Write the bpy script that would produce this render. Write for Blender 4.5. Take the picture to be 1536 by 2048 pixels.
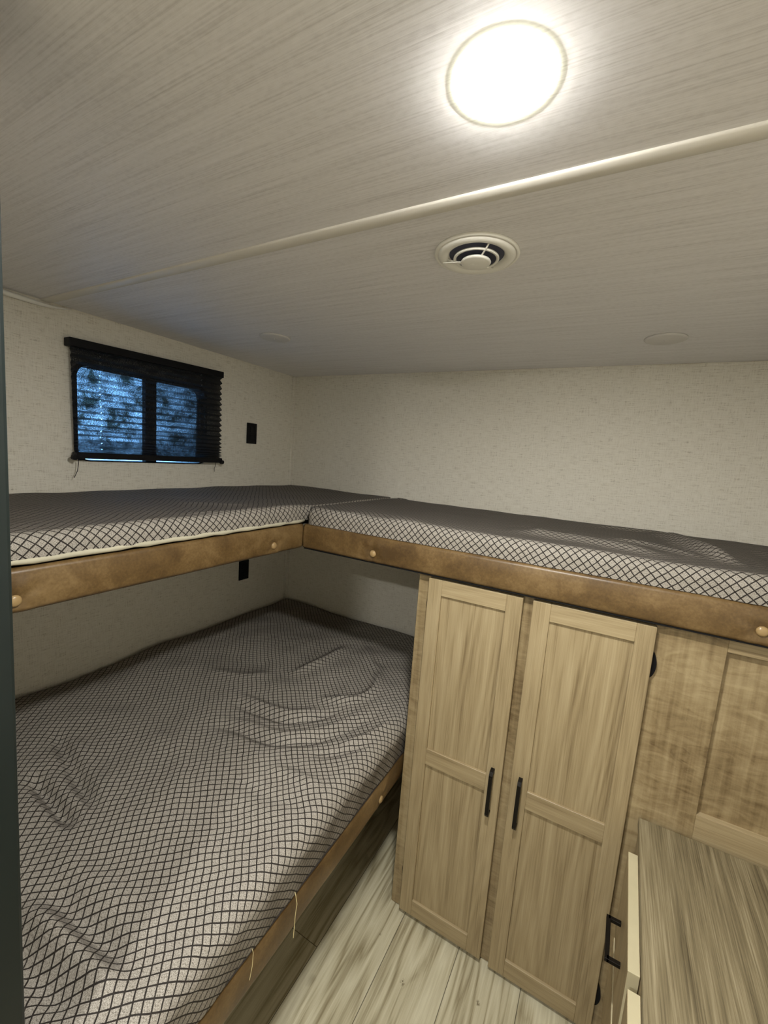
import bpy, bmesh, math, random
from mathutils import Vector, Matrix, noise
random.seed(4)
PI = math.pi
S = bpy.context.scene
for o in list(bpy.data.objects): bpy.data.objects.remove(o)
C = S.collection

# ------------------------------------------------------------------ camera
cd = bpy.data.cameras.new('camera'); cam = bpy.data.objects.new('camera', cd); C.objects.link(cam)
cd.sensor_fit = 'HORIZONTAL'; cd.sensor_width = 36.0; cd.lens = 830.84 / 1536 * 36.0
cd.clip_start = 0.01
yaw, pitch, roll = 0.4967, -0.1301, 0.0745
fw = Vector((-math.sin(yaw) * math.cos(pitch), math.cos(yaw) * math.cos(pitch), math.sin(pitch)))
r0 = Vector((math.cos(yaw), math.sin(yaw), 0)); u0 = r0.cross(fw)
rr = math.cos(roll) * r0 + math.sin(roll) * u0; uu = -math.sin(roll) * r0 + math.cos(roll) * u0
m = Matrix((rr, uu, -fw)).transposed().to_4x4(); m.translation = (1.6734, -1.8952, 1.580)
cam.matrix_world = m
S.camera = cam

# ------------------------------------------------------------------ view, world and light levels
S.view_settings.view_transform = 'Standard'; S.view_settings.look = 'None'
S.view_settings.gamma = 1.0; S.view_settings.use_curve_mapping = False
S.view_settings.exposure = 0.96
LAMP_MAIN = 370.0
LAMP_REAR = 400.0
LAMP_COL = (1.0, 0.985, 0.935)
SKY = 5.0
w = bpy.data.worlds.new('world'); S.world = w; w.use_nodes = True
wn = w.node_tree; wn.nodes.clear()
wo = wn.nodes.new('ShaderNodeOutputWorld'); wb = wn.nodes.new('ShaderNodeBackground')
wc = wn.nodes.new('ShaderNodeTexCoord'); wz = wn.nodes.new('ShaderNodeTexNoise')
wz.inputs['Scale'].default_value = 26.0; wz.inputs['Detail'].default_value = 6.0; wz.inputs['Roughness'].default_value = 0.75
wr = wn.nodes.new('ShaderNodeValToRGB')
wr.color_ramp.elements[0].position = 0.40; wr.color_ramp.elements[0].color = (0.015, 0.04, 0.06, 1)
wr.color_ramp.elements[1].position = 0.60; wr.color_ramp.elements[1].color = (0.22, 0.52, 1.0, 1)
wn.links.new(wc.outputs['Generated'], wz.inputs['Vector']); wn.links.new(wz.outputs['Fac'], wr.inputs['Fac'])
wsep = wn.nodes.new('ShaderNodeSeparateXYZ'); wn.links.new(wc.outputs['Generated'], wsep.inputs[0])
wt = wn.nodes.new('ShaderNodeValToRGB'); wn.links.new(wsep.outputs[1], wt.inputs['Fac'])     # backdrop gets darker towards +y
wt.color_ramp.elements[0].position = 0.50; wt.color_ramp.elements[0].color = (1, 1, 1, 1)
wt.color_ramp.elements[1].position = 0.62; wt.color_ramp.elements[1].color = (0.12, 0.12, 0.12, 1)
wm = wn.nodes.new('ShaderNodeMix'); wm.data_type = 'RGBA'; wm.blend_type = 'MULTIPLY'; wm.inputs[0].default_value = 1.0
wn.links.new(wr.outputs['Color'], wm.inputs[6]); wn.links.new(wt.outputs['Color'], wm.inputs[7])
wn.links.new(wm.outputs[2], wb.inputs['Color']); wb.inputs['Strength'].default_value = SKY
wn.links.new(wb.outputs['Background'], wo.inputs['Surface'])

# ------------------------------------------------------------------ object helpers
ORG = {}
def tag(o, label=None, cat=None, group=None, kind=None):
    if label: o['label'] = label
    if cat: o['category'] = cat
    if group: o['group'] = group
    if kind: o['kind'] = kind
    return o
def thing(name, label, cat, loc, group=None):
    o = bpy.data.objects.new(name, None); C.objects.link(o); o.location = loc
    o.empty_display_size = 0.05
    ORG[o] = Vector(loc)
    return tag(o, label, cat, group)
def obj(name, bm, mt, parent=None, org=None, smooth=False, label=None):
    """link a bmesh given in room coordinates as ONE object; children keep their thing's origin"""
    base = ORG[parent] if parent is not None else Vector((0, 0, 0))
    if org is None:
        org = base if parent is not None else Vector((0, 0, 0))
    org = Vector(org)
    bmesh.ops.recalc_face_normals(bm, faces=bm.faces[:])
    bmesh.ops.translate(bm, verts=bm.verts[:], vec=-org)
    me = bpy.data.meshes.new(name); bm.to_mesh(me); bm.free()
    for k in (mt if isinstance(mt, (list, tuple)) else [mt]): me.materials.append(k)
    if smooth:
        for p in me.polygons: p.use_smooth = True
    o = bpy.data.objects.new(name, me); C.objects.link(o)
    ORG[o] = org
    if parent is not None: o.parent = parent
    o.location = org - base
    if label: o['label'] = label
    return o
def struct(name, bm, mt, parent=None, **k):
    o = obj(name, bm, mt, parent, **k)
    if parent is None: o['kind'] = 'structure'
    return o
def B(): return bmesh.new()
def box(bm, x0, x1, y0, y1, z0, z1, bev=0.0, seg=2):
    r = bmesh.ops.create_cube(bm, size=1.0); vs = r['verts']
    cx, cy, cz = (x0 + x1) / 2, (y0 + y1) / 2, (z0 + z1) / 2
    for v in vs: v.co = Vector((cx + v.co.x * abs(x1 - x0), cy + v.co.y * abs(y1 - y0), cz + v.co.z * abs(z1 - z0)))
    if bev > 0:
        es = set()
        for v in vs: es.update(v.link_edges)
        bmesh.ops.bevel(bm, geom=list(es), offset=bev, segments=seg, profile=0.5, affect='EDGES')
def tube(bm, pts, r, n=8):
    """swept tube through points, r a number or a list"""
    pts = [Vector(p) for p in pts]; rings = []
    for i, p in enumerate(pts):
        d = (pts[min(i + 1, len(pts) - 1)] - pts[max(i - 1, 0)]).normalized()
        a = Vector((0, 0, 1)) if abs(d.z) < 0.9 else Vector((1, 0, 0))
        s = d.cross(a).normalized(); t = d.cross(s).normalized()
        ri = r[i] if isinstance(r, (list, tuple)) else r
        rings.append([bm.verts.new(p + ri * (math.cos(2 * PI * k / n) * s + math.sin(2 * PI * k / n) * t)) for k in range(n)])
    for a, b in zip(rings, rings[1:]):
        for k in range(n): bm.faces.new((a[k], a[(k + 1) % n], b[(k + 1) % n], b[k]))
    bm.faces.new(rings[0]); bm.faces.new(rings[-1])
def lathe(bm, prof, cx, cy, z, n=64, down=True, close=True):
    """profile of (radius, drop) spun about a vertical axis; drop is measured down from z"""
    rings = []
    for (r, h) in prof:
        zz = z - h if down else z + h
        if r < 1e-6: rings.append([bm.verts.new((cx, cy, zz))])
        else: rings.append([bm.verts.new((cx + r * math.cos(2 * PI * k / n), cy + r * math.sin(2 * PI * k / n), zz)) for k in range(n)])
    for a, b in zip(rings, rings[1:]):
        for k in range(n):
            k2 = (k + 1) % n
            if len(a) == 1 and len(b) == 1: continue
            if len(a) == 1: bm.faces.new((a[0], b[k], b[k2]))
            elif len(b) == 1: bm.faces.new((a[k], a[k2], b[0]))
            else: bm.faces.new((a[k], a[k2], b[k2], b[k]))
def spin_x(bm, prof, x, cy, cz, axis, n=28):
    """profile of (radius, out) spun about an axis pointing along +x ('x') or -y ('y')"""
    rings = []
    for (r, h) in prof:
        ring = []
        for k in range(1 if r < 1e-6 else n):
            a = 2 * PI * k / n
            if axis == 'x': ring.append(bm.verts.new((x + h, cy + r * math.cos(a), cz + r * math.sin(a))))
            else: ring.append(bm.verts.new((x + r * math.cos(a), cy - h, cz + r * math.sin(a))))
        rings.append(ring)
    for a, b in zip(rings, rings[1:]):
        for k in range(n):
            k2 = (k + 1) % n
            if len(b) == 1: bm.faces.new((a[k], a[k2], b[0]))
            elif len(a) == 1: bm.faces.new((a[0], b[k], b[k2]))
            else: bm.faces.new((a[k], a[k2], b[k2], b[k]))

# ------------------------------------------------------------------ material helpers
class N:
    def __init__(s, name):
        s.m = bpy.data.materials.new(name); s.m.use_nodes = True; s.t = s.m.node_tree; s.t.nodes.clear()
        s.out = s.t.nodes.new('ShaderNodeOutputMaterial'); s.b = s.t.nodes.new('ShaderNodeBsdfPrincipled')
        s.t.links.new(s.b.outputs[0], s.out.inputs['Surface'])
        s.tc = s.t.nodes.new('ShaderNodeTexCoord')
    def l(s, a, b): s.t.links.new(a, b)
    def mapv(s, scale, src='Object', loc=(0, 0, 0), rot=(0, 0, 0)):
        n = s.t.nodes.new('ShaderNodeMapping'); n.inputs['Scale'].default_value = scale
        n.inputs['Location'].default_value = loc; n.inputs['Rotation'].default_value = rot
        s.l(s.tc.outputs[src] if isinstance(src, str) else src, n.inputs['Vector']); return n.outputs[0]
    def noise(s, vec, scale=1.0, detail=3.0, rough=0.5, dist=0.0):
        n = s.t.nodes.new('ShaderNodeTexNoise'); n.inputs['Scale'].default_value = scale
        n.inputs['Detail'].default_value = detail; n.inputs['Roughness'].default_value = rough
        n.inputs['Distortion'].default_value = dist; s.l(vec, n.inputs['Vector']); return n.outputs['Fac']
    def ramp(s, fac, *st):
        n = s.t.nodes.new('ShaderNodeValToRGB'); e = n.color_ramp.elements
        while len(e) < len(st): e.new(0.5)
        for q, (p, c) in zip(e, st):
            q.position = p; q.color = (*c, 1) if isinstance(c, tuple) else (c, c, c, 1)
        s.l(fac, n.inputs['Fac']); return n.outputs['Color']
    def math(s, op, a, b=None, c=None, clamp=False):
        n = s.t.nodes.new('ShaderNodeMath'); n.operation = op; n.use_clamp = clamp
        for i, q in enumerate((a, b, c)):
            if q is None: continue
            if isinstance(q, (int, float)): n.inputs[i].default_value = q
            else: s.l(q, n.inputs[i])
        return n.outputs[0]
    def mix(s, fac, a, b, mode='MIX'):
        n = s.t.nodes.new('ShaderNodeMix'); n.data_type = 'RGBA'; n.blend_type = mode
        for i, q in ((0, fac), (6, a), (7, b)):
            if isinstance(q, (int, float)): n.inputs[i].default_value = q
            elif isinstance(q, tuple): n.inputs[i].default_value = (*q, 1)
            else: s.l(q, n.inputs[i])
        return n.outputs[2]
    def bump(s, h, strength=0.3, dist=0.002):
        n = s.t.nodes.new('ShaderNodeBump'); n.inputs['Strength'].default_value = strength
        n.inputs['Distance'].default_value = dist; s.l(h, n.inputs['Height']); s.l(n.outputs[0], s.b.inputs['Normal'])
    def sep(s, vec):
        n = s.t.nodes.new('ShaderNodeSeparateXYZ'); s.l(vec, n.inputs[0]); return n.outputs
    def set(s, **k):
        for a, v in k.items():
            a = a.replace('_', ' ')
            s.b.inputs[a].default_value = (*v, 1) if isinstance(v, tuple) else v
        return s
def srgb(r, g, b):
    f = lambda c: (c / 255 / 12.92) if c / 255 <= 0.04045 else ((c / 255 + 0.055) / 1.055) ** 2.4
    return (f(r), f(g), f(b))
def plain(name, col, rough=0.5, metal=0.0, var=0.06):
    n = N(name); nz = n.noise(n.mapv((14, 14, 14)), 1.0, 4)
    c2 = tuple(q * (1 - var * 2) for q in col); n.l(n.ramp(nz, (0.3, c2), (0.7, col)), n.b.inputs['Base Color'])
    n.set(Roughness=rough, Metallic=metal); return n.m

def mat_ceiling():
    n = N('woven_ceiling_panel')
    a = n.noise(n.mapv((5, 420, 5)), 1.0, 3, 0.6)
    b = n.noise(n.mapv((1.2, 70, 1)), 1.0, 3, 0.6)
    c = n.noise(n.mapv((90, 160, 1)), 1.0, 2)
    h = n.math('ADD', n.math('MULTIPLY', a, 0.5), n.math('ADD', n.math('MULTIPLY', b, 0.3), n.math('MULTIPLY', c, 0.2)))
    n.l(n.ramp(h, (0.34, srgb(206, 203, 203)), (0.5, srgb(230, 228, 229)), (0.66, srgb(240, 238, 240))), n.b.inputs['Base Color'])
    n.set(Roughness=0.5); n.bump(h, 0.18, 0.001); return n.m
def mat_wall(name, fine, hor):
    n = N(name)
    a = n.noise(n.mapv((24, 24, 300)), 1.0, 2, 0.6)
    b = n.noise(n.mapv((300, 300, 26)), 1.0, 2, 0.6)
    g = n.noise(n.mapv((220, 220, 260)), 1.0, 2)
    big = n.noise(n.mapv((2.2, 2.2, 2.2)), 1.0, 3)
    h = n.math('ADD', n.math('MULTIPLY', a, 0.48), n.math('ADD', n.math('MULTIPLY', b, 0.34), n.math('MULTIPLY', g, 0.18)))
    col = n.ramp(h, (0.33, srgb(178, 170, 153)), (0.46, srgb(222, 217, 203)), (0.66, srgb(234, 230, 218)))
    col = n.mix(n.math('MULTIPLY', n.ramp(big, (0.4, 0.0), (0.75, 1.0)), 0.10), col, srgb(206, 196, 174), 'MIX')
    n.l(col, n.b.inputs['Base Color']); n.set(Roughness=0.62); n.bump(h, 0.2, 0.001); return n.m
def mat_wood(name, axis, dark, mid, light, rough=0.42, fine=1.0, cath=0.5, loc=(0, 0, 0)):
    n = N(name)
    def sc(along, across):
        v = [across] * 3; v[axis] = along; return tuple(v)
    w1 = n.noise(n.mapv(sc(1.1, 9), loc=loc), 1.0, 2, 0.5)
    v = n.mapv(sc(0.75, 8.5), loc=loc)
    rings = n.math('FRACT', n.math('MULTIPLY', n.noise(v, 1.0, 0.6, 0.4, 0.25), 13.0))
    rings = n.math('ABSOLUTE', n.math('SUBTRACT', rings, 0.5))
    f1 = n.noise(n.mapv(sc(5 * fine, 330 * fine), loc=loc), 1.0, 3, 0.65)
    f2 = n.noise(n.mapv(sc(2.5, 60), loc=loc), 1.0, 3, 0.6)
    h = n.math('ADD', n.math('MULTIPLY', w1, 0.28), n.math('MULTIPLY', f1, 0.34))
    h = n.math('ADD', h, n.math('MULTIPLY', f2, 0.26)); h = n.math('ADD', h, n.math('MULTIPLY', rings, 0.17 * cath))
    if cath > 0.9:
        st = n.noise(n.mapv(sc(0.02, 16), loc=loc), 1.0, 0, 0.5); h = n.math('ADD', h, n.math('MULTIPLY', n.math('SUBTRACT', n.ramp(st, (0.42, 0.0), (0.47, 1.0)), 0.8), 0.055))
    n.l(n.ramp(h, (0.32, dark), (0.46, mid), (0.60, light)), n.b.inputs['Base Color'])
    n.set(Roughness=rough); n.bump(f1, 0.12, 0.0006); return n.m
def mat_figured(name):
    """printed maple wrap with cross-grain figure"""
    n = N(name)
    a = n.noise(n.mapv((14, 14, 46)), 1.0, 4, 0.65, 0.8)
    b = n.noise(n.mapv((70, 70, 3.5)), 1.0, 3, 0.6)
    c = n.noise(n.mapv((5, 5, 3)), 1.0, 3, 0.5)
    h = n.math('ADD', n.math('MULTIPLY', a, 0.32), n.math('ADD', n.math('MULTIPLY', b, 0.28), n.math('MULTIPLY', c, 0.4)))
    n.l(n.ramp(h, (0.40, srgb(102, 84, 57)), (0.5, srgb(138, 120, 88)), (0.62, srgb(164, 147, 113))), n.b.inputs['Base Color'])
    n.set(Roughness=0.33); n.bump(a, 0.06, 0.0006); return n.m
def mat_floor():
    n = N('vinyl_plank_floor')
    o = n.sep(n.tc.outputs['Object']); W = 0.198
    xi = n.math('DIVIDE', n.math('SUBTRACT', o[0], 1.029 - 5 * W), W)
    col = n.math('FLOOR', xi); fx = n.math('SUBTRACT', xi, col)
    off = n.math('MULTIPLY', col, 0.36)
    yi = n.math('ADD', n.math('DIVIDE', n.math('ADD', o[1], 0.94), 1.2), n.math('SUBTRACT', off, 4 * 0.36))
    row = n.math('FLOOR', yi); fy = n.math('SUBTRACT', yi, row)
    ex = n.math('MULTIPLY', n.math('MINIMUM', fx, n.math('SUBTRACT', 1.0, fx)), W)
    ey = n.math('MULTIPLY', n.math('MINIMUM', fy, n.math('SUBTRACT', 1.0, fy)), 1.2)
    e = n.math('MINIMUM', ex, ey)
    seam = n.math('LESS_THAN', e, 0.0011)
    cmb = n.t.nodes.new('ShaderNodeCombineXYZ')
    n.l(n.math('ADD', n.math('MULTIPLY', o[0], 12.0), n.math('MULTIPLY', col, 7.3)), cmb.inputs[0])
    n.l(n.math('ADD', n.math('MULTIPLY', o[1], 1.5), n.math('MULTIPLY', row, 3.1)), cmb.inputs[1]); n.l(col, cmb.inputs[2])
    bands = n.math('FRACT', n.math('MULTIPLY', n.noise(cmb.outputs[0], 1.0, 2, 0.45, 0.4), 7.0))
    bands = n.math('ABSOLUTE', n.math('SUBTRACT', bands, 0.5))
    big = n.noise(cmb.outputs[0], 0.6, 2)
    fine = n.noise(n.mapv((190, 5, 1)), 1.0, 4, 0.65)
    knot = n.noise(n.mapv((9, 5, 1), loc=(2.2, 0.6, 0)), 1.0, 2)
    h = n.math('ADD', n.math('MULTIPLY', bands, 0.36), n.math('ADD', n.math('MULTIPLY', fine, 0.38), n.math('MULTIPLY', big, 0.34)))
    c = n.ramp(h, (0.30, srgb(134, 123, 94)), (0.44, srgb(184, 176, 148)), (0.6, srgb(206, 200, 174)))
    c = n.mix(n.ramp(knot, (0.70, 0.0), (0.76, 0.7)), c, srgb(110, 96, 70))
    for kx, ky, kr in ((1.306, -0.875, 0.012), (1.185, -0.80, 0.005), (1.52, -0.80, 0.010)):      # small knots
        dx = n.math('MULTIPLY', n.math('SUBTRACT', o[0], kx), 1.3); dy = n.math('SUBTRACT', o[1], ky)
        dd = n.math('SQRT', n.math('ADD', n.math('MULTIPLY', dx, dx), n.math('MULTIPLY', dy, dy)))
        kn = n.noise(n.mapv((150, 150, 1)), 1.0, 3, 0.7)
        f = n.math('MULTIPLY', n.math('SUBTRACT', kr, dd), 1.0 / kr, clamp=True)
        f = n.math('MULTIPLY', n.math('MULTIPLY', f, 1.6, clamp=True), n.ramp(kn, (0.46, 0.0), (0.56, 0.85)))
        c = n.mix(f, c, srgb(88, 74, 48))
    c = n.mix(n.math('MULTIPLY', seam, 0.85), c, srgb(60, 54, 38))
    n.l(c, n.b.inputs['Base Color']); n.set(Roughness=0.45)
    n.bump(n.math('MULTIPLY', n.math('SUBTRACT', 1.0, seam), 1.0), 0.35, 0.001); return n.m
def mat_lattice():
    """pale mattress cloth printed and embossed with a dark raised diamond trellis"""
    n = N('diamond_trellis_cloth')
    uv = n.mapv((1, 1, 1), 'UV'); wob = n.t.nodes.new('ShaderNodeTexNoise'); wob.inputs['Scale'].default_value = 9.0; wob.inputs['Detail'].default_value = 2
    n.l(uv, wob.inputs['Vector'])
    o = n.sep(uv); wv = n.sep(wob.outputs['Color'])
    u = n.math('ADD', o[0], n.math('MULTIPLY', n.math('SUBTRACT', wv[0], 0.5), 0.016))
    v = n.math('ADD', o[1], n.math('MULTIPLY', n.math('SUBTRACT', wv[1], 0.5), 0.016))
    D = 0.0220
    def line(q):
        f = n.math('FRACT', n.math('DIVIDE', q, D)); return n.math('ABSOLUTE', n.math('SUBTRACT', f, 0.5))
    a = line(n.math('ADD', u, v)); b = line(n.math('SUBTRACT', u, v))
    mx = n.math('MAXIMUM', a, b)
    ln = n.math('GREATER_THAN', mx, 0.420)
    soft = n.math('MULTIPLY', n.math('SUBTRACT', mx, 0.40), 14.0, clamp=True)
    sp = n.noise(n.mapv((900, 420, 1), 'UV'), 1.0, 2, 0.6)
    base = n.ramp(sp, (0.36, srgb(92, 86, 77)), (0.50, srgb(150, 144, 134)), (0.66, srgb(176, 170, 161)))
    # pale ground darkens at shallow view angles, deepened to paint shade near the walls
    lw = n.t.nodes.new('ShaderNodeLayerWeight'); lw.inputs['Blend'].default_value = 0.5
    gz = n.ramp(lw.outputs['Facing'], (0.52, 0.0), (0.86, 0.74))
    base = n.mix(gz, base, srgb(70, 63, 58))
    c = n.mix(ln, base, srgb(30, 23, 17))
    n.l(c, n.b.inputs['Base Color']); n.set(Roughness=0.8)
    n.b.inputs['Sheen Weight'].default_value = 0.0
    n.bump(soft, 0.35, 0.0015); return n.m
def mat_vinyl():
    n = N('brown_leatherette')
    a = n.noise(n.mapv((9, 9, 9)), 1.0, 5, 0.62, 0.4); b = n.noise(n.mapv((160, 160, 160)), 1.0, 3, 0.6)
    h = n.math('ADD', n.math('MULTIPLY', a, 0.75), n.math('MULTIPLY', b, 0.25))
    n.l(n.ramp(h, (0.36, srgb(76, 57, 32)), (0.5, srgb(100, 78, 46)), (0.66, srgb(124, 101, 66))), n.b.inputs['Base Color'])
    n.set(Roughness=0.40); n.bump(b, 0.12, 0.0006); return n.m
def mat_blind():
    """thin black pleated cloth; daylight comes through its open weave"""
    n = N('black_pleated_cloth')
    n.set(Base_Color=(0.006, 0.007, 0.009), Roughness=0.75)
    tr = n.t.nodes.new('ShaderNodeBsdfTransparent'); mx = n.t.nodes.new('ShaderNodeMixShader')
    f = n.noise(n.mapv((1, 260, 330)), 1.0, 4, 0.7)
    lo = n.noise(n.mapv((1, 14, 60)), 1.0, 3, 0.6)
    lw = n.t.nodes.new('ShaderNodeLayerWeight'); lw.inputs['Blend'].default_value = 0.5
    q = n.math('MULTIPLY', n.ramp(f, (0.42, 0.05), (0.62, 0.85)), n.ramp(lo, (0.35, 0.35), (0.62, 1.0)))
    q = n.math('MULTIPLY', q, n.ramp(lw.outputs['Facing'], (0.22, 0.75), (0.50, 0.10)))
    o = n.sep(n.tc.outputs['Object'])
    zz = n.math('ABSOLUTE', n.math('SUBTRACT', n.math('FRACT', n.math('DIVIDE', o[2], 0.0218)), 0.5))
    d = n.math('MINIMUM', n.math('ABSOLUTE', n.math('SUBTRACT', o[1], -0.212)), n.math('ABSOLUTE', n.math('SUBTRACT', o[1], 0.203)))
    hole = n.math('MULTIPLY', n.math('LESS_THAN', d, 0.0016), n.math('LESS_THAN', zz, 0.085))     # punched cord holes
    q = n.math('MAXIMUM', q, hole)
    n.l(q, mx.inputs['Fac']); n.l(n.b.outputs[0], mx.inputs[1]); n.l(tr.outputs[0], mx.inputs[2])
    n.l(mx.outputs[0], n.out.inputs['Surface']); return n.m
def mat_glass():
    n = N('window_glass'); tr = n.t.nodes.new('ShaderNodeBsdfTransparent'); tr.inputs[0].default_value = (0.9, 0.94, 0.96, 1)
    gl = n.t.nodes.new('ShaderNodeBsdfGlossy'); gl.inputs['Roughness'].default_value = 0.02
    mx = n.t.nodes.new('ShaderNodeMixShader'); mx.inputs['Fac'].default_value = 0.08
    n.l(tr.outputs[0], mx.inputs[1]); n.l(gl.outputs[0], mx.inputs[2]); n.l(mx.outputs[0], n.out.inputs['Surface']); return n.m
def mat_emit(name, col, s):
    n = N(name); e = n.t.nodes.new('ShaderNodeEmission'); e.inputs[0].default_value = (*col, 1); e.inputs[1].default_value = s
    n.l(e.outputs[0], n.out.inputs['Surface']); return n.m

M_ceil = mat_ceiling(); M_wall = mat_wall('linen_wallpaper', 1, 1); M_floor = mat_floor()
WD, WM, WL = srgb(122, 105, 76), srgb(157, 140, 107), srgb(177, 161, 128)
M_woodV = mat_wood('ash_wood_upright', 2, WD, WM, WL)
M_woodV2 = mat_wood('ash_wood_panel', 2, srgb(120, 103, 74), srgb(155, 138, 105), srgb(174, 158, 125), cath=1.0, loc=(3.1, 0, 0.7))
M_woodH = mat_wood('ash_wood_level', 0, WD, WM, WL)
M_fig = mat_figured('figured_maple_wrap')
M_top = mat_wood('streaked_laminate', 1, srgb(62, 53, 36), srgb(122, 111, 85), srgb(166, 155, 127), rough=0.5, fine=1.3, cath=0.3)
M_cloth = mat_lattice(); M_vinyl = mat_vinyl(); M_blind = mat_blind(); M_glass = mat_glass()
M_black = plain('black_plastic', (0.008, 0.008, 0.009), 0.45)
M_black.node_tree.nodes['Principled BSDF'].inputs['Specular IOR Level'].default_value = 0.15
M_bronze = plain('dark_bronze_metal', (0.010, 0.008, 0.006), 0.42, 0.3)
M_jamb = plain('dark_jamb_laminate', (0.012, 0.017, 0.016), 0.35)
M_bronze.node_tree.nodes['Principled BSDF'].inputs['Specular IOR Level'].default_value = 0.2
M_jamb.node_tree.nodes['Principled BSDF'].inputs['Specular IOR Level'].default_value = 0.3
M_white = plain('white_plastic', srgb(240, 238, 230), 0.4, 0, 0.02)
M_batten = plain('cream_batten_vinyl', srgb(226, 222, 212), 0.4, 0, 0.02)
M_button = plain('tan_leatherette', srgb(160, 134, 92), 0.3)
M_hem = plain('pale_hem_cloth', srgb(186, 180, 158), 0.85)
M_edge = plain('cream_panel_edge', srgb(200, 190, 156), 0.6)
M_shadow = plain('duct_shade', srgb(70, 72, 92), 0.7)
M_plain = plain('grey_board', srgb(120, 112, 95), 0.7)
M_disc = plain('grey_cover_plastic', srgb(216, 213, 209), 0.45, 0, 0.03)
M_thread = plain('straw_coloured_thread', srgb(205, 190, 140), 0.7)

# ------------------------------------------------------------------ the room
ZC = 2.0; XR = 2.32; YN = -3.6
bm = B(); box(bm, -0.05, XR + 0.05, YN - 0.05, 0.05, -0.05, 0.0); struct('floor', bm, M_floor)
bm = B(); box(bm, -0.05, XR + 0.05, YN - 0.05, 0.05, ZC, ZC + 0.05); struct('ceiling', bm, M_ceil)
bm = B(); box(bm, 0.0, XR, 0.0, 0.05, 0.0, ZC); struct('wall_back', bm, M_wall)
bm = B(); box(bm, XR, XR + 0.05, YN, 0.05, 0.0, ZC); struct('wall_right', bm, M_wall)
bm = B(); box(bm, -0.05, XR + 0.05, YN - 0.05, YN, 0.0, ZC); struct('wall_rear', bm, M_wall)
WY0, WY1, WZ0, WZ1 = -1.118, -0.600, 1.490, 1.822          # window opening
bm = B(); t = 0.045
box(bm, -t, 0, YN, WY0, 0, ZC); box(bm, -t, 0, WY1, 0.05, 0, ZC)
box(bm, -t, 0, WY0, WY1, 0, WZ0); box(bm, -t, 0, WY0, WY1, WZ1, ZC)
struct('wall_left', bm, M_wall)
# partition whose dark jamb closes the left of the view
PX, PY = 1.105, -1.700
bm = B(); box(bm, 0.0, PX - 0.05, PY - 0.04, PY - 0.008, 0.0, ZC); struct('wall_partition', bm, M_wall)
bm = B()
r = bmesh.ops.create_cube(bm, size=1.0)
for v in r['verts']:
    top = v.co.z > 0; rt = v.co.x > 0; fr = v.co.y < 0
    v.co = Vector(((PX + (0.024 if top else -0.037)) if rt else PX - 0.11, PY - 0.05 if fr else PY, ZC if top else 0.0))
bmesh.ops.bevel(bm, geom=[e for e in bm.edges if abs(e.verts[0].co.z - e.verts[1].co.z) > 1], offset=0.004, segments=2, profile=0.5, affect='EDGES')
struct('trim_1', bm, M_jamb)
# ceiling batten over the panel joint
bm = B(); n = 40
prof = [(-0.0150, 0.0), (-0.0150, 0.0022), (-0.0130, 0.0040), (0.0, 0.0048), (0.0130, 0.0040), (0.0150, 0.0022), (0.0150, 0.0)]
rows = []
for i in range(n + 1):
    x = i / n * XR; yc = -1.202 - 0.0085 * (x / 1.8) + 0.0015 * math.sin(x * 4.0)
    rows.append([bm.verts.new((x, yc + a, ZC - b)) for a, b in prof])
for a, b in zip(rows, rows[1:]):
    for k in range(len(prof) - 1): bm.faces.new((a[k], a[k + 1], b[k + 1], b[k]))
struct('trim_2', bm, M_batten, smooth=True)
# corner bead and top moulding strips
bm = B(); box(bm, 0.0, 0.020, -0.004, 0.0, 0.0, ZC, 0.0015); box(bm, 0.0, 0.004, -0.020, 0.0, 0.0, ZC, 0.0015); struct('trim_3', bm, M_wall)
bm = B(); box(bm, 0.02, XR, -0.0035, 0.0, ZC - 0.012, ZC, 0.0012); struct('trim_4', bm, M_wall)
# loose white bead of trim where ceiling and window wall meet, beside the jamb
bm = B()
tube(bm, [(0.014, -1.58, 1.984), (0.013, -1.45, 1.986), (0.012, -1.33, 1.985), (0.011, -1.27, 1.984), (0.010, -1.22, 1.983), (0.007, -1.185, 1.985), (0.004, -1.13, 1.995)],
     [0.008, 0.008, 0.008, 0.0075, 0.0065, 0.004, 0.002], 10)
struct('trim_5', bm, M_white, smooth=True)

# window in the left wall
def rrect(y0, y1, z0, z1, r, n=8):
    pts = []
    for cy, cz, a0 in ((y1 - r, z1 - r, 0), (y0 + r, z1 - r, 90), (y0 + r, z0 + r, 180), (y1 - r, z0 + r, 270)):
        for k in range(n + 1):
            a = math.radians(a0 + 90 * k / n); pts.append((cy + r * math.cos(a), cz + r * math.sin(a)))
    return pts
def ring_prism(bm, outer, inner, x0, x1):
    n = len(outer); V = [[bm.verts.new((x, y, z)) for y, z in L] for L in (outer, inner) for x in (x0, x1)]
    o0, o1, i0, i1 = V
    for k in range(n):
        j = (k + 1) % n
        bm.faces.new((o0[k], o0[j], i0[j], i0[k])); bm.faces.new((o1[k], o1[j], i1[j], i1[k]))
        bm.faces.new((o0[k], o0[j], o1[j], o1[k])); bm.faces.new((i0[k], i0[j], i1[j], i1[k]))
win = bpy.data.objects.new('window_1', None); C.objects.link(win); win.location = (0, (WY0 + WY1) / 2, WZ0); ORG[win] = Vector(win.location); win['kind'] = 'structure'
bm = B(); ring_prism(bm, rrect(WY0 - 0.012, WY1 + 0.012, WZ0 - 0.003, WZ1 + 0.012, 0.045), rrect(WY0, WY1, WZ0 + 0.001, WZ1, 0.040), -0.055, 0.004)
obj('window_frame', bm, M_black, win)
bm = B(); box(bm, -0.040, -0.014, -0.864, -0.818, WZ0, WZ1, 0.002); obj('mullion', bm, M_black, win)
bm = B(); box(bm, -0.034, -0.030, WY0, WY1, WZ0, WZ1); obj('glass_pane', bm, M_glass, win)

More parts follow.
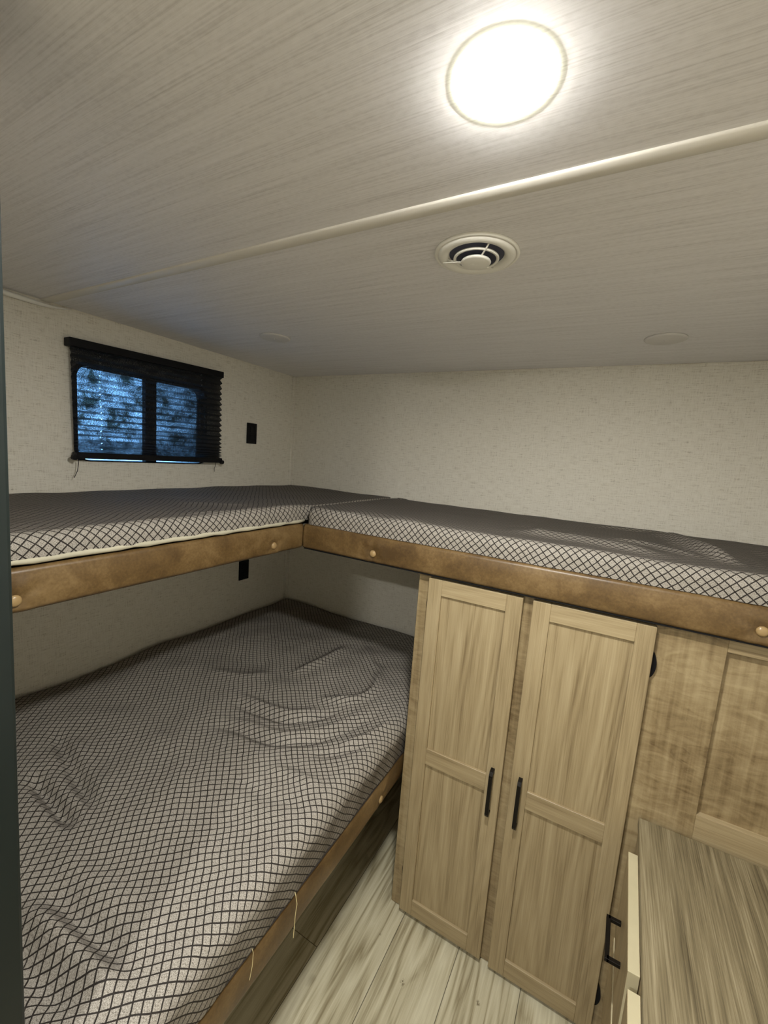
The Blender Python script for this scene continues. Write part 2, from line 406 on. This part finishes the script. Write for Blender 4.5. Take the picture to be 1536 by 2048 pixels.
# ------------------------------------------------------------------ ceiling fittings
M_rim = mat_emit('halo_glow_rim', (1.0, 1.0, 0.78), 11.0)  # yellowish glow put on the rim to imitate the halo round the lamp
def ceiling_light(x, y, label, power, r=0.055):
    t = thing('ceiling_light', label, 'light', (x, y, ZC))
    bm = B(); lathe(bm, [(0, 0), (r + 0.0018, 0), (r + 0.0018, 0.0040), (r + 0.0003, 0.0044), (r + 0.0001, 0.0034), (0, 0.0034)], x, y, ZC)
    obj('rim', bm, M_rim, t, smooth=True, label='rim with added glow for the lamp halo')
    bm = B(); lathe(bm, [(r, 0.0036), (r * 0.990, 0.0046), (r * 0.96, 0.0053), (r * 0.85, 0.0064), (r * 0.6, 0.0075), (0, 0.0080)], x, y, ZC)
    obj('diffuser', bm, mat_emit('lit_diffuser', LAMP_COL, power), t, smooth=True)
    return t
ceiling_light(1.512, -1.395, 'round lit white ceiling light, glaring above the cream ceiling batten', LAMP_MAIN, 0.0500)
ceiling_light(1.40, -2.55, 'second round lit ceiling light, further back towards the rear wall', LAMP_REAR, 0.0515)
for (x, y, lb) in ((0.487, -0.672, 'small pale round ceiling cover nearer the window wall'), (1.756, -0.345, 'small pale round ceiling cover above the right bunk, near the back wall')):
    t = thing('ceiling_disc', lb, 'ceiling cover', (x, y, ZC))
    bm = B(); lathe(bm, [(0, 0), (0.056, 0), (0.0565, 0.003), (0.054, 0.0055), (0.050, 0.0065), (0, 0.0068)], x, y, ZC)
    obj('cover', bm, M_disc, t, smooth=True)
    bm = B(); lathe(bm, [(0.0, 0.0068), (0.004, 0.0068), (0.0035, 0.0082), (0, 0.0086)], x, y, ZC, 20); obj('screw', bm, M_disc, t, smooth=True)
# round air vent
vx, vy = 1.374, -1.033
t = thing('ceiling_vent', 'round white plastic ceiling air vent with concentric louvre rings', 'vent', (vx, vy, ZC))
bm = B(); lathe(bm, [(0.0600, 0.0), (0.084, 0.0), (0.0845, 0.0025), (0.083, 0.0045), (0.0785, 0.0055), (0.0778, 0.0040), (0.0770, 0.0055), (0.074, 0.0080), (0.069, 0.0092), (0.063, 0.0088), (0.057, 0.0060), (0.0545, 0.0015)], vx, vy, ZC, 72)
obj('flange', bm, M_white, t, smooth=True)
bm = B(); lathe(bm, [(0.055, 0.0012), (0.0, 0.0012)], vx, vy, ZC, 48); obj('duct_shade_disc', bm, M_shadow, t)  # flat dark disc, painted shade of the vent opening
bm = B(); lathe(bm, [(0.0450, 0.0080), (0.0455, 0.0105), (0.0445, 0.0118), (0.0400, 0.0112), (0.0395, 0.0098), (0.0430, 0.0080), (0.0450, 0.0080)], vx, vy, ZC, 64); obj('louvre_ring', bm, M_white, t, smooth=True)
bm = B(); lathe(bm, [(0.0, 0.0140), (0.0290, 0.0140), (0.0302, 0.0160), (0.0290, 0.0180), (0.026, 0.0188), (0.0, 0.0192)], vx, vy, ZC, 56); obj('centre_disc', bm, M_white, t, smooth=True)
for a in (-50, 70, 190):
    bm = B(); a = math.radians(a)
    tube(bm, [(vx + q * math.cos(a), vy + q * math.sin(a), ZC - h) for q, h in ((0.022, 0.0150), (0.032, 0.0135), (0.044, 0.0110), (0.058, 0.0070))], 0.0017, 8)
    obj('spoke', bm, M_white, t, smooth=True)
bm = B(); a = math.radians(187); ca, sa = math.cos(a), math.sin(a)
P2 = [(0.004, 0.0015), (0.026, 0.004), (0.030, 0.009), (0.068, 0.001), (0.068, -0.002), (0.03, -0.001)]
lo = [bm.verts.new((vx + q * ca - s * sa, vy + q * sa + s * ca, ZC - 0.0205 + 0.009 * (q / 0.068))) for q, s in P2]
hi = [bm.verts.new((vx + q * ca - s * sa, vy + q * sa + s * ca, ZC - 0.0192 + 0.009 * (q / 0.068))) for q, s in P2]
bm.faces.new(lo); bm.faces.new(hi)
for k in range(6): bm.faces.new((lo[k], lo[(k + 1) % 6], hi[(k + 1) % 6], hi[k]))
obj('damper_lever', bm, M_white, t)

# ------------------------------------------------------------------ mattresses
def gauss_ridge(pts, wdt, amp):
    pts = [Vector((a, b, 0)) for a, b in pts]
    seg = [(pts[i], pts[i + 1]) for i in range(len(pts) - 1)]
    L = sum((b - a).length for a, b in seg)
    def f(x, y):
        best = 9; s = 0; acc = 0; p = Vector((x, y, 0))
        for a, b in seg:
            d = b - a; l = d.length; tt = max(0, min(1, (p - a).dot(d) / (l * l))); q = (a + d * tt - p).length
            if q < best: best = q; s = acc + tt * l
            acc += l
        if best > wdt * 4: return 0
        tp = min(1, s / (0.28 * L)) * min(1, (L - s) / (0.28 * L)); tp = max(0.0, tp); tp = tp * tp * (3 - 2 * tp)
        return amp * tp * math.exp(-(best / wdt) ** 2)
    return f
def smooth_path(pts, n=6):
    P_ = [Vector((a, b, 0)) for a, b in pts]
    if len(P_) < 3: return pts
    out = []
    for i in range(len(P_) - 1):
        p0 = P_[max(i - 1, 0)]; p1 = P_[i]; p2 = P_[i + 1]; p3 = P_[min(i + 2, len(P_) - 1)]
        for k in range(n):
            t = k / n
            q = 0.5 * ((2 * p1) + (-p0 + p2) * t + (2 * p0 - 5 * p1 + 4 * p2 - p3) * t * t + (-p0 + 3 * p1 - 3 * p2 + p3) * t ** 3)
            out.append((q.x, q.y))
    out.append(pts[-1]); return out
def mattress_mesh(x0, x1, y0, y1, z0, z1, r, step, ridges, und, seed, edge_wob=0.004, tuck=0.0, seam_x=-9.0):
    """a cushion skin unfolded over a rounded box: cloth coordinates are metres on the cloth"""
    H = z1 - z0; ext = r * PI / 2 + (H - r) if H > r else r * PI / 2
    X0, X1, Y0, Y1 = x0 + r, x1 - r, y0 + r, y1 - r
    nu = int((X1 - X0 + 2 * ext) / step); nv = int((Y1 - Y0 + 2 * ext) / step)
    bm = B(); uvl = bm.loops.layers.uv.new('UVMap'); grid = []; uvs = {}
    for i in range(nu + 1):
        u = X0 - ext + (X1 - X0 + 2 * ext) * i / nu; row = []
        for j in range(nv + 1):
            v = Y0 - ext + (Y1 - Y0 + 2 * ext) * j / nv
            ex = (u - X1) if u > X1 else (u - X0 if u < X0 else 0); ey = (v - Y1) if v > Y1 else (v - Y0 if v < Y0 else 0)
            bx = min(max(u, X0), X1); by = min(max(v, Y0), Y1); d = math.hypot(ex, ey)
            if d > 1e-9:
                a = d / r
                if a < PI / 2: hz, dr = r * math.sin(a), r * (1 - math.cos(a))
                else: hz, dr = r - tuck * (d - r * PI / 2), r + (d - r * PI / 2)
                dr = min(dr, H); bx += ex / d * hz; by += ey / d * hz
            else: dr = 0
            up = max(0.0, 1 - dr / (r * 1.2))
            h = und * (noise.noise(Vector((bx * 3.1, by * 3.1, seed))) + 0.5 * noise.noise(Vector((bx * 8, by * 8, seed + 4))))
            for f in ridges: h += f(bx, by)
            z = z1 - dr + h * up
            side = 1 - up
            wob = edge_wob * side * noise.noise(Vector((bx * 16, by * 16, seed + 9 + z * 9)))
            if ex: bx += wob * (1 if ex > 0 else -1)
            if ey: by += wob * (1 if ey > 0 else -1)
            if abs(bx - seam_x) < r * 1.1 and by > -0.675 and dr < r * 1.01: z = z1 + h * up - 0.08 * dr
            vt = bm.verts.new((bx, by, z)); uvs[vt] = (u, v); row.append(vt)
        grid.append(row)
    for i in range(nu):
        for j in range(nv):
            f = bm.faces.new((grid[i][j], grid[i + 1][j], grid[i + 1][j + 1], grid[i][j + 1]))
            for lp in f.loops: lp[uvl].uv = uvs[lp.vert]
    # underside
    c = [bm.verts.new(p) for p in ((x0 + 0.005, y0 + 0.005, z0 + 0.001), (x1 - 0.005, y0 + 0.005, z0 + 0.001), (x1 - 0.005, y1 - 0.005, z0 + 0.001), (x0 + 0.005, y1 - 0.005, z0 + 0.001))]
    bm.faces.new(c)
    return bm

# upper left mattress, under the window
UT = 1.383; ZT = 1.317; ZB = 1.228; XL = 0.700; YR = -0.712
rid = [gauss_ridge([(0.62, -1.20), (0.66, -0.98), (0.64, -0.86)], 0.014, 0.004),
       gauss_ridge([(0.40, -1.05), (0.62, -0.85)], 0.02, 0.003)]
t = thing('upper_mattress', 'long upper bunk mattress under the window in diamond trellis cloth', 'mattress', (0.35, -0.8, ZT))
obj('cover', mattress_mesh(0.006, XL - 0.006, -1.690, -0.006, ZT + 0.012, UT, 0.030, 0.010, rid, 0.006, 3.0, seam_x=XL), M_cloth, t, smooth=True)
bm = B()
pts = [(XL - 0.010, -1.685 + 0.985 * i / 30, ZT + 0.0105 + 0.001 * math.sin(i * 1.9)) for i in range(31)]
tube(bm, pts, [0.0068 + 0.001 * math.sin(i * 2.7) for i in range(31)], 8)
obj('hem_band', bm, M_hem, t, smooth=True, label='plain cream cloth hem below the trellis pattern')

# upper right mattress, along the back wall
rid = [gauss_ridge(smooth_path([(1.80, -0.10), (1.86, -0.19), (1.91, -0.36), (1.98, -0.60)]), 0.028, 0.027),
       gauss_ridge(smooth_path([(1.38, -0.53), (1.56, -0.52), (1.72, -0.56), (1.86, -0.60)]), 0.042, 0.015),
       gauss_ridge([(1.66, -0.40), (1.80, -0.42), (1.92, -0.56)], 0.020, 0.009),
       gauss_ridge([(1.60, -0.16), (1.78, -0.10), (1.94, -0.07)], 0.020, 0.008),
       gauss_ridge([(1.42, -0.33), (1.50, -0.56)], 0.018, 0.005),
       gauss_ridge([(0.80, -0.68), (0.98, -0.62), (1.2, -0.64)], 0.05, 0.004),
       gauss_ridge([(2.02, -0.66), (2.08, -0.45), (2.1, -0.2)], 0.05, -0.012),
       gauss_ridge([(0.72, -0.03), (0.80, -0.02)], 0.012, 0.006)]
t = thing('upper_mattress', 'upper bunk mattress above the wardrobe doors, rumpled at its right end', 'mattress', (1.45, -0.35, ZT))
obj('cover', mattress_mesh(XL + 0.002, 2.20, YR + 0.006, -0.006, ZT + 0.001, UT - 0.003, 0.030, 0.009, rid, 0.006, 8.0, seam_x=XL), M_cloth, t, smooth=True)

# lower bunk mattress
def rg(p, wd, am): return gauss_ridge(smooth_path(p), wd, am)
rid = [rg([(0.44, -1.453), (0.58, -1.46), (0.72, -1.468)], 0.015, -0.022), rg([(0.45, -1.425), (0.60, -1.43), (0.74, -1.44)], 0.016, 0.006),
       rg([(0.281, -1.335), (0.5, -1.38), (0.73, -1.425)], 0.015, -0.015), rg([(0.30, -1.305), (0.52, -1.35), (0.74, -1.395)], 0.018, 0.006),
       rg([(0.78, -1.60), (0.90, -1.595), (1.03, -1.585), (1.12, -1.57)], 0.018, 0.020), rg([(0.80, -1.555), (0.93, -1.555), (1.08, -1.54)], 0.017, -0.014), rg([(0.84, -1.635), (0.95, -1.64), (1.06, -1.625)], 0.016, -0.014), rg([(0.70, -1.52), (0.85, -1.51), (1.0, -1.49)], 0.02, 0.008),
       rg([(0.60, -1.10), (0.70, -1.04), (0.879, -1.007), (0.98, -0.90), (1.034, -0.776), (1.07, -0.60), (1.052, -0.46)], 0.016, -0.012),
       rg([(0.60, -1.06), (0.70, -1.00), (0.85, -0.97), (0.95, -0.87), (1.00, -0.76), (1.03, -0.60)], 0.016, 0.007),
       rg([(0.56, -0.93), (0.70, -0.93), (0.831, -0.90), (0.92, -0.80), (0.95, -0.70)], 0.015, -0.012),
       rg([(0.58, -0.89), (0.70, -0.89), (0.81, -0.86), (0.89, -0.77)], 0.015, 0.008),
       rg([(0.64, -0.70), (0.668, -0.60), (0.69, -0.48), (0.679, -0.32)], 0.020, 0.016),
       rg([(0.80, -0.74), (0.88, -0.72), (0.957, -0.66), (0.97, -0.56), (0.90, -0.40)], 0.017, 0.014),
       rg([(0.941, -0.934), (1.0, -0.86), (1.05, -0.70), (1.08, -0.55)], 0.014, 0.010),
       rg([(1.035, -0.913), (1.09, -0.82), (1.12, -0.70)], 0.013, 0.009),
       rg([(0.98, -1.00), (1.06, -0.93), (1.12, -0.83)], 0.013, -0.008),
       rg([(0.92, -1.10), (1.02, -1.08), (1.11, -1.07)], 0.018, 0.008), rg([(0.86, -1.17), (1.0, -1.17), (1.12, -1.13)], 0.020, -0.006),
       rg([(0.35, -0.85), (0.5, -0.80), (0.6, -0.70)], 0.024, 0.006), rg([(0.5, -1.2), (0.65, -1.18), (0.85, -1.2)], 0.028, 0.006),
       rg([(0.45, -1.0), (0.6, -1.12), (0.8, -1.28), (0.95, -1.38)], 0.022, 0.004),
       rg([(0.75, -0.25), (0.85, -0.4), (0.95, -0.45)], 0.02, 0.008)]
BX = 1.153; BZ = 0.562
t = thing('lower_mattress', 'wide rumpled lower bunk mattress in diamond trellis cloth', 'mattress', (0.57, -0.8, BZ))
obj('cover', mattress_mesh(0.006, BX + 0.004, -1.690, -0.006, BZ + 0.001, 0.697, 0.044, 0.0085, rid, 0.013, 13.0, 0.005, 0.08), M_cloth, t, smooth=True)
bm = B(); tube(bm, [(BX - 0.012, -1.222, 0.580), (BX + 0.004, -1.229, 0.568), (BX + 0.010, -1.231, 0.552), (BX + 0.012, -1.238, 0.528), (BX + 0.013, -1.240, 0.505), (BX + 0.017, -1.247, 0.484)], 0.0008, 6)
tag(obj('loose_thread', bm, M_thread, org=(BX, -1.24, 0.53)), 'long pale loose thread hanging over the lower bed rail', 'thread')
bm = B(); tube(bm, [(BX - 0.01, -1.353, 0.575), (BX + 0.004, -1.358, 0.565), (BX + 0.010, -1.366, 0.548), (BX + 0.014, -1.376, 0.530)], 0.0005, 6)
tag(obj('loose_thread', bm, M_thread, org=(BX, -1.365, 0.55)), 'short faint loose thread hanging over the bed rail, nearer the viewer', 'thread')

# ------------------------------------------------------------------ bunk platforms with padded rails
def rail(axis, face, a0, a1, z0, z1, th, buttons, parent, slant=0.0):
    """padded leatherette rail; axis 'y' runs along y facing +x, axis 'x' runs along x facing -y"""
    bm = B(); n = int(abs(a1 - a0) / 0.008); rows = []
    H = z1 - z0; cr = 0.010
    prof = [(-th, z0 + 0.002), (-th * 0.3, z0)]
    for k in range(7):
        a = -PI / 2 + (PI / 2) * k / 6; prof.append((-cr + cr * math.cos(a), z0 + cr + cr * math.sin(a)))
    for k in range(1, 12): prof.append((0.0, z0 + cr + (H - 2 * cr) * k / 12))
    for k in range(7):
        a = (PI / 2) * k / 6; prof.append((-cr + cr * math.cos(a), z1 - cr + cr * math.sin(a)))
    prof += [(-th * 0.6, z1), (-th, z1 - 0.001)]
    for i in range(n + 1):
        s = a0 + (a1 - a0) * i / n; row = []
        for (o_, z) in prof:
            q = (z - (z0 + z1) / 2) / (H / 2)
            out = o_ + (0.0045 * (1 - q * q) if o_ > -cr - 1e-6 else 0)
            if o_ > -cr - 1e-6:
                out -= 0.0016 * math.exp(-((z - (z1 - 0.013)) / 0.0022) ** 2)      # stitched seam line
                for (bs, bz) in buttons:
                    d = math.hypot(s - bs, (z - bz) * 1.0)
                    out -= 0.0065 * math.exp(-(d / 0.016) ** 2)
                    out += 0.0028 * math.exp(-((d - 0.034) / 0.014) ** 2) * (0.5 + 0.5 * math.cos(6 * math.atan2(z - bz, s - bs)))
                out += 0.0012 * noise.noise(Vector((s * 9, z * 14, face)))
            row.append(bm.verts.new((face + out, s, z) if axis == 'y' else (s, face - out, z)))
        rows.append(row)
    for a, b in zip(rows, rows[1:]):
        for k in range(len(prof) - 1): bm.faces.new((a[k], a[k + 1], b[k + 1], b[k]))
        bm.faces.new((a[-1], a[0], b[0], b[-1]))
    bm.faces.new(rows[0]); bm.faces.new(rows[-1])
    r = obj('padded_rail', bm, M_vinyl, parent, smooth=True)
    for (bs, bz) in buttons:
        bm = B()
        prof2 = [(0.0050, -0.006), (0.0098, -0.002), (0.0118, 0.0025), (0.0110, 0.0055), (0.0075, 0.0080), (0.0, 0.0090)]
        if axis == 'y': spin_x(bm, prof2, face - 0.0015, bs, bz, 'x')
        else: spin_x(bm, prof2, bs, face + 0.0015, bz, 'y')
        b = obj('button', bm, M_button, r, org=(face, bs, bz) if axis == 'y' else (bs, face, bz), smooth=True)
    return r
t = thing('bunk_platform', 'upper left bunk platform under the window with brown padded rail', 'bunk', (0.35, -0.8, ZB))
bm = B(); box(bm, 0.004, XL - 0.022, -1.694, -0.004, ZB + 0.004, ZT - 0.006); obj('platform_board', bm, M_plain, t)
rail('y', XL - 0.003, -1.694, YR + 0.004, ZB, ZT, 0.020, [(-0.858, 1.257), (-1.556, 1.2545)], t)
t = thing('bunk_platform', 'upper right bunk platform above the wardrobe with brown padded rail', 'bunk', (1.5, -0.35, ZB))
bm = B(); box(bm, XL + 0.004, XR - 0.005, YR + 0.024, -0.004, ZB + 0.004, ZT - 0.008); obj('platform_board', bm, M_plain, t)
rail('x', YR, XL + 0.003, XR - 0.005, ZB, ZT, 0.022, [(1.002, 1.259), (2.002, 1.262)], t)
bm = B(); box(bm, XL + 0.004, XR - 0.006, YR + 0.004, YR + 0.020, ZB - 0.003, ZB + 0.001); obj('dark_strip', bm, M_black, t, label='thin dark strip under the padded rail')  # thin dark line along the rail's lower edge
t = thing('bed_base', 'lower bunk base with brown padded edge rail along the floor gap', 'bed', (0.55, -0.8, 0.0))
bm = B(); box(bm, 0.004, BX - 0.024, -1.694, -0.004, 0.475, BZ - 0.012); obj('bed_board', bm, M_plain, t)
bm = B(); box(bm, 0.004, 0.86, -1.69, -0.06, 0.0, 0.475); obj('support_box', bm, M_plain, t)
rail('y', BX - 0.003, -1.694, -0.03, 0.470, BZ, 0.020, [(-0.812, 0.496)], t)

# ------------------------------------------------------------------ built-in wardrobe and panelling
FY = -0.684; DY = -0.706; CX0, CX1 = 1.165, XR - 0.004
t = thing('wardrobe_cabinet', 'two-door pale wood wardrobe built under the right upper bunk', 'cabinet', (1.5, -0.35, 0.0))
CT = ZB - 0.004
bm = B(); box(bm, CX0, CX0 + 0.016, FY + 0.018, -0.01, 0.0, CT); box(bm, CX0 + 0.016, CX1, -0.03, -0.012, 0.0, CT); box(bm, CX0 + 0.016, CX1, FY + 0.018, -0.03, 0.0, 0.04)
obj('carcass', bm, M_woodV, t)
bm = B()   # face frame: uprights
bm.free()
for a, b in ((CX0, 1.213), (1.488, 1.527), (1.807, 1.957)):
    bm = B(); box(bm, a, b, FY, FY + 0.018, 0.003, CT, 0.0012, 1); obj('frame_upright', bm, M_fig, t)
for a, b, c, d in ((1.213, 1.488, 1.15, CT), (1.527, 1.807, 1.15, CT), (1.213, 1.488, 0.003, 0.06), (1.527, 1.807, 0.003, 0.06), (1.957, CX1, 1.188, CT), (1.957, CX1, 0.003, 0.763)):
    bm = B(); box(bm, a, b, FY + 0.0006, FY + 0.018, c, d, 0.0008, 1); obj('frame_rail', bm, M_woodH, t)
bm = B(); box(bm, 1.950, CX1, FY + 0.0165, FY + 0.022, 0.74, 1.20); obj('inset_panel', bm, M_fig, t, label='recessed figured wood panel right of the doors')
def door(x0, x1, z0, z1, sl, sr, hx, hz0, hz1, hinge_x, hinges, label):
    d = bpy.data.objects.new('door', None); C.objects.link(d); d.parent = t
    org = Vector((x0, DY, z0)); d.location = org - ORG[t]; ORG[d] = org; d['label'] = label
    y0, y1 = DY, FY - 0.0040; zt, zm1, zm0, zb = z1 - 0.0495, 0.650, 0.594, z0 + 0.058
    for a, b in ((x0, sl), (sr, x1)):
        bm = B(); box(bm, a, b, y0, y1, z0, z1, 0.0010, 1); obj('stile', bm, M_woodV, d)
    for a, b in ((zt, z1), (zm0, zm1), (z0, zb)):
        bm = B(); box(bm, sl, sr, y0 + 0.0003, y1, a, b, 0.0010, 1); obj('cross_rail', bm, M_woodH, d)
    for a, b in ((zb, zm0), (zm1, zt)):
        bm = B(); box(bm, sl - 0.002, sr + 0.002, y0 + 0.0085, y1 - 0.003, a - 0.002, b + 0.002); obj('panel', bm, M_woodV2, d)
    bm = B(); hw = 0.0054      # bar pull: slim bar with chamfered ends on two feet
    out = DY - 0.026
    pr = [(hz0, DY), (hz0, out + 0.006), (hz0 + 0.010, out), (hz1 - 0.010, out), (hz1, out + 0.006), (hz1, DY), (hz1 - 0.008, DY), (hz1 - 0.008, out + 0.009), (hz0 + 0.008, out + 0.009), (hz0 + 0.008, DY)]
    L_ = [bm.verts.new((hx - hw, y, z)) for z, y in pr]; R_ = [bm.verts.new((hx + hw, y, z)) for z, y in pr]
    bm.faces.new(L_); bm.faces.new(R_)
    for k in range(len(pr)): j = (k + 1) % len(pr); bm.faces.new((L_[k], L_[j], R_[j], R_[k]))
    obj('handle', bm, M_bronze, d, label='slim black bar handle')
    for (hz) in hinges:
        bm = B(); sgn = 1 if hinge_x > (x0 + x1) / 2 else -1
        pts = []
        for k in range(13):
            a = PI * k / 12; pts.append((hinge_x + sgn * ((0.0115 if sgn > 0 else 0.005) * math.sin(a) ** 0.6), hz - 0.036 + 0.072 * k / 12))
        f0 = [bm.verts.new((x, FY - 0.0008, z)) for x, z in pts]; f1 = [bm.verts.new((x, FY - 0.0065 - 0.004 * math.sin(PI * k / 12), z)) for k, (x, z) in enumerate(pts)]
        bm.faces.new(f0); bm.faces.new(f1)
        for k in range(13): j = (k + 1) % 13; bm.faces.new((f0[k], f0[j], f1[j], f1[k]))
        obj('hinge', bm, M_black, d, label='black hinge leaf')
    return d
door(1.207, 1.494, 0.019, 1.217, 1.2515, 1.4485, 1.467, 0.532, 0.680, 1.2065, (1.13, 0.16), 'narrower left wardrobe door')
door(1.521, 1.813, 0.015, 1.217, 1.5685, 1.7705, 1.548, 0.532, 0.686, 1.8135, (1.115, 0.125), 'wider right wardrobe door')

# ------------------------------------------------------------------ dresser in the right foreground
def skew(bm):
    for v in bm.verts: v.co.x += 0.030 * (v.co.y + 0.69)
t = thing('dresser', 'low wood dresser with streaked grey-brown top and left-facing drawers', 'dresser', (2.05, -1.2, 0.0))
DX = 1.842; DTOP = 0.703; DY0, DY1 = -1.62, -0.694
bm = B(); box(bm, DX, XR - 0.006, DY0, DY1, DTOP - 0.020, DTOP, 0.0012, 1); skew(bm)
for v in bm.verts:
    if v.co.x > 2.2: v.co.x = XR - 0.006
obj('dresser_top', bm, M_top, t)
bm = B(); box(bm, DX + 0.004, XR - 0.010, DY0 + 0.004, DY1, 0.0, DTOP - 0.020); skew(bm)
for v in bm.verts:
    if v.co.x > 2.2: v.co.x = XR - 0.008
obj('body', bm, M_woodV, t)
def drawer(y1, y0, z0, z1, handle=True, label=None):
    bm = B(); box(bm, DX - 0.018, DX + 0.003, y0, y1, z0, z1, 0.0008, 1); skew(bm)
    for f in bm.faces: f.material_index = 0
    bm.normal_update()
    for f in bm.faces:
        if abs(f.normal.x) < 0.5: f.material_index = 1
    d = obj('drawer', bm, [M_woodV, M_edge], t, org=(DX, (y0 + y1) / 2, z0), label=label)
    if handle:
        bm = B(); yc = (y0 + y1) / 2; zc = (z0 + z1) / 2 + 0.004; L = 0.052; a = 0.0045; xo = DX - 0.018 - 0.030
        box(bm, xo, xo + 0.009, yc - L, yc + L, zc - a, zc + a, 0.0008, 1)
        for q in (yc - L + a, yc + L - a): box(bm, xo + 0.004, DX - 0.0178, q - a, q + a, zc - a, zc + a, 0.0006, 1)
        skew(bm); obj('handle', bm, M_bronze, d, label='square black bar handle')
drawer(-0.771, -1.060, 0.440, 0.660, True, 'upper drawer nearest the wardrobe')
drawer(-1.092, -1.380, 0.440, 0.660, True, 'upper drawer nearer the viewer')
drawer(-0.771, -1.060, 0.215, 0.412, False); drawer(-1.092, -1.380, 0.215, 0.412, False)

# ------------------------------------------------------------------ outlets
def outlet(yc, z0, z1, label):
    t = thing('wall_outlet', label, 'outlet', (0.0, yc, z0))
    bm = B(); box(bm, 0.0003, 0.006, yc - 0.033, yc + 0.033, z0, z1, 0.002); obj('cover_plate', bm, M_black, t)
    bm = B(); zc = (z0 + z1) / 2
    for q in (-0.021, 0.021): box(bm, 0.005, 0.0075, yc - 0.015, yc + 0.015, zc + q - 0.015, zc + q + 0.015, 0.003)
    obj('socket', bm, M_black, t)
outlet(-0.315, 1.600, 1.705, 'black outlet plate on the window wall above the upper mattress')
outlet(-0.340, 0.875, 0.980, 'black outlet plate below the upper bunk rail')

# ------------------------------------------------------------------ pleated blind
t = thing('pleated_blind', 'black pleated window blind lowered over the small left window', 'blind', (0.02, -0.84, 1.50))
bm = B(); box(bm, 0.004, 0.040, -1.155, -0.528, 1.872, 1.900, 0.003)
for v in bm.verts: v.co.z += (v.co.y + 1.155) / 0.627 * 0.016
obj('headrail', bm, M_black, t)
bm = B(); box(bm, 0.012, 0.038, -1.143, -0.524, 1.4975, 1.520, 0.004)
for yy in (-1.146, -0.528): spin_x(bm, [(0.0, 0), (0.009, 0.0), (0.010, 0.004), (0.009, 0.014), (0.0, 0.015)], 0.030, yy, 1.5015, 'x', 16)
obj('bottom_rail', bm, M_black, t)
bm = B(); zs = []; z = 1.874
steps = [0.0075, 0.0155] * 11 + [0.006, 0.011] * 3 + [0.0055] * 6 + [0.0035] * 4
tot = sum(steps); k0 = (1.874 - 1.518) / tot; rows = []
for i in range(len(steps) + 1):
    zz = 1.874 - k0 * sum(steps[:i]); fold = i / len(steps)
    out = 0.029 if i % 2 == 0 else 0.017
    wob = 0.0035 if i % 2 == 0 else -0.002
    s = 0.4 + 1.2 * fold
    row = []
    for j in range(25):
        f = j / 24; y = (-1.145 - wob * s + 0.008 * fold) + f * (0.615 + 2 * wob * s - 0.004 * fold)
        row.append(bm.verts.new((out + 0.0015 * noise.noise(Vector((y * 6, zz * 30, 2))), y, zz + 0.014 * f * (1 - fold) + 0.0012 * noise.noise(Vector((y * 5, i, 7))))))
    rows.append(row)
for a, b in zip(rows, rows[1:]):
    for j in range(24): bm.faces.new((a[j], a[j + 1], b[j + 1], b[j]))
obj('pleated_shade', bm, M_blind, t)
for y, pts in ((-1.135, [(0.030, -1.131, 1.500), (0.029, -1.130, 1.480), (0.028, -1.133, 1.455), (0.026, -1.143, 1.430)]),
               (-0.545, [(0.030, -0.556, 1.500), (0.030, -0.557, 1.485), (0.028, -0.561, 1.470), (0.028, -0.560, 1.455)])):
    bm = B(); tube(bm, pts, 0.0012, 6); obj('cord', bm, M_black, t, smooth=True)
